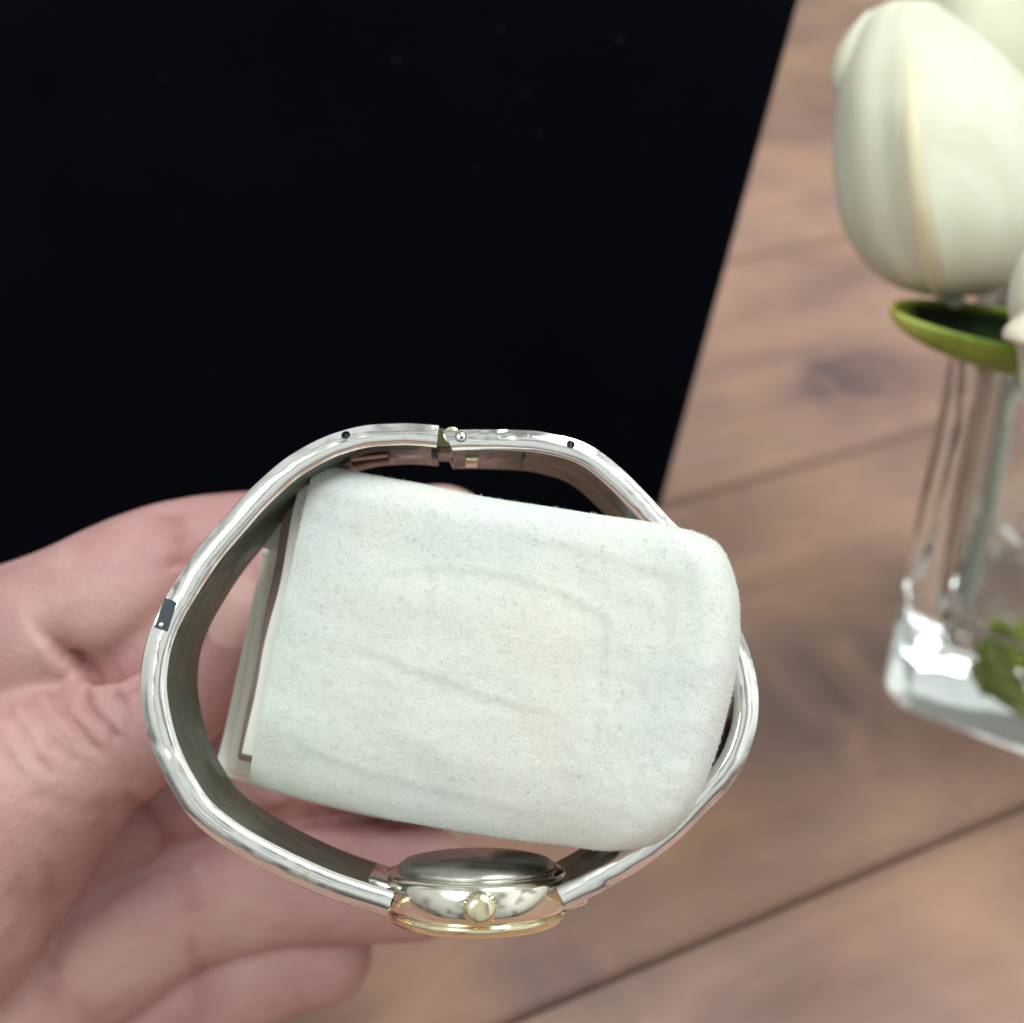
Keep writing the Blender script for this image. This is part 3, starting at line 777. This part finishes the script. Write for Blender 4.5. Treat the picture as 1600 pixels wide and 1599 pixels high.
# ================================================================== TULIPS
def tulip(name_label, rows, depth, ratio, rib_th, stem_pts, mp, group='white tulips in the glass vase', petals=((-115, 100, 1.0, 0), (84, 200, .955, .8), (150, 275, .95, 1.2)), lip=False):
    ys = [r[0] for r in rows]
    base = P((rows[0][1]+rows[0][2])/2, rows[0][0], depth)
    T_ = empty('white_tulip', base, name_label, 'flower', group)
    NR = 46
    cr_rows = crom([(y, a_, b_) for y, a_, b_ in rows], NR)
    xa = lambda t: interp(t, [(0, (rows[0][1]+rows[0][2])/2), (1, (rows[-1][1]+rows[-1][2])/2)])
    for pi_, (t0, t1, sc_, dd) in enumerate(petals):
        vs = []; nt = 40
        for i, rw in enumerate(cr_rows):
            f = i/(NR-1); y, xl, xr = rw
            xc = xa(f)
            if xc < xl+2 or xc > xr-2: xc = (xl+xr)/2
            # the petal narrows to its tip
            nar = 1-.45*max(0, (f-.72)/.28)**2
            mid_ = (t0+t1)/2
            for k in range(nt):
                g = k/(nt-1); th_ = R(mid_+(t0+(t1-t0)*g-mid_)*(nar if pi_ else 1-.25*max(0, (f-.8)/.2)**2))
                s_, c_ = math.sin(th_), math.cos(th_)
                Rr = (xc-xl) if s_ < 0 else (xr-xc)
                Rm = ((xr-xl)/2)
                rip = 1+.011*math.sin(g*15+f*3+pi_)+.005*math.sin(g*41+f*2.5+pi_*2)*math.sin(math.pi*f)+.018*noise.noise(Vector((g*3, f*2.5, pi_*5+depth)))
                edge_curl = .05*(abs(2*g-1)**6)
                ribg = 0
                if pi_ == 0 and rib_th is not None:
                    dth = (math.degrees(th_)-(rib_th+8*(1-f)))/9; ribg = .05*math.exp(-abs(dth)/2.6)*math.sin(math.pi*min(1, f*1.1))+.022*math.exp(-dth*dth)-.02*math.exp(-((abs(dth)-2)/1.0)**2)
                x = xc+s_*Rr*sc_*rip*(1-edge_curl*.3)
                dpt = depth-c_*Rm*sc_*ratio*depth/FPX*(rip+ribg*2+edge_curl)
                yy = y+dd*10*(f)
                vs.append(P(x, yy, dpt))
        me = mesh('petal', vs, grid_faces(NR, nt)); recalc(me)
        o = link('petal', me, mp, T_)
        s2 = o.modifiers.new('s', 'SOLIDIFY'); s2.thickness = .0006; s2.offset = 0
        if pi_ == 0 and rib_th is not None:
            # raised yellow rib
            rp = []
            for i in range(1, NR-6):
                f = i/(NR-1); best = rib_th+8*(1-f)
                g = (best-t0)/(t1-t0); k = g*(nt-1); k0 = int(k)
                rp.append((vs[i*nt+k0].lerp(vs[i*nt+k0+1], k-k0)))
            rvs = []
            for i, p_ in enumerate(rp):
                tdir = (rp[min(i+1, len(rp)-1)]-rp[max(0, i-1)]).normalized(); vw = (campos-p_).normalized()
                sd = tdir.cross(vw).normalized(); wd_ = .0016*math.sin(math.pi*min(1, (len(rp)-i)/len(rp)*.5+.12))
                for a_ in range(7):
                    q_ = -1+a_/3; rvs.append(p_+sd*wd_*q_+vw*(.0006*(1-q_*q_)-.00005))
            link('petal_rib', mesh('petal_rib', rvs, grid_faces(len(rp), 7)), M_rib, o)
    sp_pts = [base]+stem_pts
    link('stem', tube('stem', crom([tuple(p_) for p_ in sp_pts], 26), .0016, 12), M_stem, T_)
    return T_
rows1 = [(462, 1470, 1500), (456, 1432, 1550), (438, 1386, 1582), (395, 1342, 1615), (330, 1312, 1645), (250, 1303, 1655), (180, 1306, 1645), (130, 1314, 1605), (90, 1326, 1566), (50, 1344, 1518), (22, 1364, 1480), (8, 1385, 1462), (3, 1408, 1440)]
in_vase = lambda a_, b_, z: vc+e1*a_+e2*b_+Vector((0, 0, z))
D1 = 196
t1 = tulip('closed cream tulip bud with a yellow rib down its front petal, above the dark leaf', rows1, D1, .9, -14, [P(1568, 600, 232), P(1556, 740, 246), P(1530, 860, 260), P(1500, 960, 272)], M_petal)
# curled lip at the top left of the bud
vs = []
for i in range(16):
    for k in range(12):
        f, g = i/15, k/11
        a_ = math.pi*(g*1.15-.1)
        x = 1319-24*math.sin(math.pi*f**.8)**.7*math.sin(a_)+f**1.4*52; y = 150-f*136
        vs.append(P(x, y, D1+.6-math.cos(a_)*3.2*math.sin(math.pi*min(1, f+.08))))
o = link('petal_lip', mesh('petal_lip', vs, grid_faces(16, 12)), M_petal, t1)
s2 = o.modifiers.new('s', 'SOLIDIFY'); s2.thickness = .0008
rows2 = [(240, 1520, 1560), (225, 1470, 1640), (180, 1432, 1690), (120, 1420, 1720), (40, 1418, 1730), (-60, 1430, 1715), (-140, 1470, 1670), (-190, 1520, 1610), (-200, 1545, 1580)]
tulip('yellowish cream tulip behind, cut off by the top right corner', rows2, 232, .9, None, [in_vase(.02, .02, .10), in_vase(.012, .012, .06), in_vase(-.01, .01, .03)], M_petal2)
rows3 = [(700, 1690, 1720), (688, 1645, 1770), (655, 1612, 1800), (600, 1597, 1830), (560, 1594, 1835), (538, 1590, 1836), (500, 1580, 1832), (470, 1576, 1826), (430, 1584, 1805), (395, 1600, 1780), (350, 1640, 1740), (335, 1670, 1710)]
t3 = tulip('pale tulip at the right edge of the photo, in front of the leaf', rows3, 176, .8, None, [in_vase(.03, -.004, .09), in_vase(.018, -.008, .06), in_vase(.0, -.01, .028)], M_petal)
vs = []
for i in range(14):
    for k in range(10):
        f, g = i/13, k/9; a_ = math.pi*g
        x = 1606-44*math.sin(a_)*(sstep(0, .75, f))*(1-.6*sstep(.86, 1, f))+4*f; y = 470+70*f
        vs.append(P(x, y, 168-math.cos(a_)*3))
o = link('petal_lip', mesh('petal_lip', vs, grid_faces(14, 10)), M_petal, t3)
s2 = o.modifiers.new('s', 'SOLIDIFY'); s2.thickness = .0008
# the boat-shaped leaf under the first bud
vs = []; NU, NW = 60, 30
LD = 190
tipc = Vector(((1399-800)/FPX*LD, (800-482)/FPX*LD, LD))
for i in range(NU):
    f = i/(NU-1)
    # centre line of the rim plane runs right and a little down
    cxm = tipc.x+f*36; cym = tipc.y-f*2.6-1.0*math.sin(f*1.5); cdm = LD+f*5
    wv = 7.6*math.sqrt(max(0, 1-(1-min(1, f*1.25))**2))+.02      # half width
    dp = 7.4*math.sqrt(max(0, 1-(1-min(1, f*1.3))**2))+.01        # hollow depth
    for k in range(NW):
        a_ = math.pi*k/(NW-1)
        # world horizontal (away) and vertical directions expressed in the camera frame
        off = math.cos(a_)*wv; dn = -math.sin(a_)**.8*dp
        y_ = (off*sp+dn*cp); d_ = off*cp-dn*sp
        vs.append(c2w(cxm, cym+y_*.9-1.0*f, cdm+d_))
me = mesh('leaf', vs, grid_faces(NU, NW)); recalc(me)
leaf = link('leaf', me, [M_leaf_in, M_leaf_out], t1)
at2 = me.attributes.new('tip', 'FLOAT', 'POINT'); at2.data.foreach_set('value', [sstep(.16, 0, i/(NU-1)) for i in range(NU) for k in range(NW)])
at_ = me.attributes.new('margin', 'FLOAT', 'POINT')
at_.data.foreach_set('value', [max(.7*sstep(.05, .0, k/(NW-1)), .8*sstep(.93, 1.0, k/(NW-1)), sstep(.15, .04, i/(NU-1))) for i in range(NU) for k in range(NW)])
md = 0
cen = me.polygons[(NU//2)*(NW-1)+NW//2]
if cen.normal.z < 0: me.flip_normals()
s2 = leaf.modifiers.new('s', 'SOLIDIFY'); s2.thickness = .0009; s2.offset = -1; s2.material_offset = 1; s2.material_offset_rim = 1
# stems and small leaves at the bottom of the vase
def small_leaf(pts, wd, par):
    c_ = crom([tuple(p_) for p_ in pts], 16); vs = []
    for i, p_ in enumerate(c_):
        t_ = (c_[min(i+1, 15)]-c_[max(0, i-1)]).normalized(); s_ = t_.cross(Vector((.3, -.6, .7))).normalized()
        ww2 = wd*math.sin(math.pi*(i/15*.92+.04))
        for q_ in range(5): vs.append(p_+s_*ww2*(q_/2-1)+t_.cross(s_)*(.25*ww2*(1-(q_/2-1)**2)))
    o = link('leaf', mesh('leaf', vs, grid_faces(16, 5)), M_leaf_out, par)
    s3 = o.modifiers.new('s', 'SOLIDIFY'); s3.thickness = .0006
for (px_, py_, dd_, dx_, dy_) in ((1572, 1010, 255, -14, -52), (1590, 1040, 258, -52, -26), (1610, 1000, 252, 8, -60), (1600, 1060, 262, -40, 8), (1545, 1030, 262, 34, 22)):
    small_leaf([P(px_+30, py_+18, dd_+4), P(px_, py_, dd_), P(px_+dx_, py_+dy_, dd_-3)], .0042, t3 if dx_ < 0 else t1)
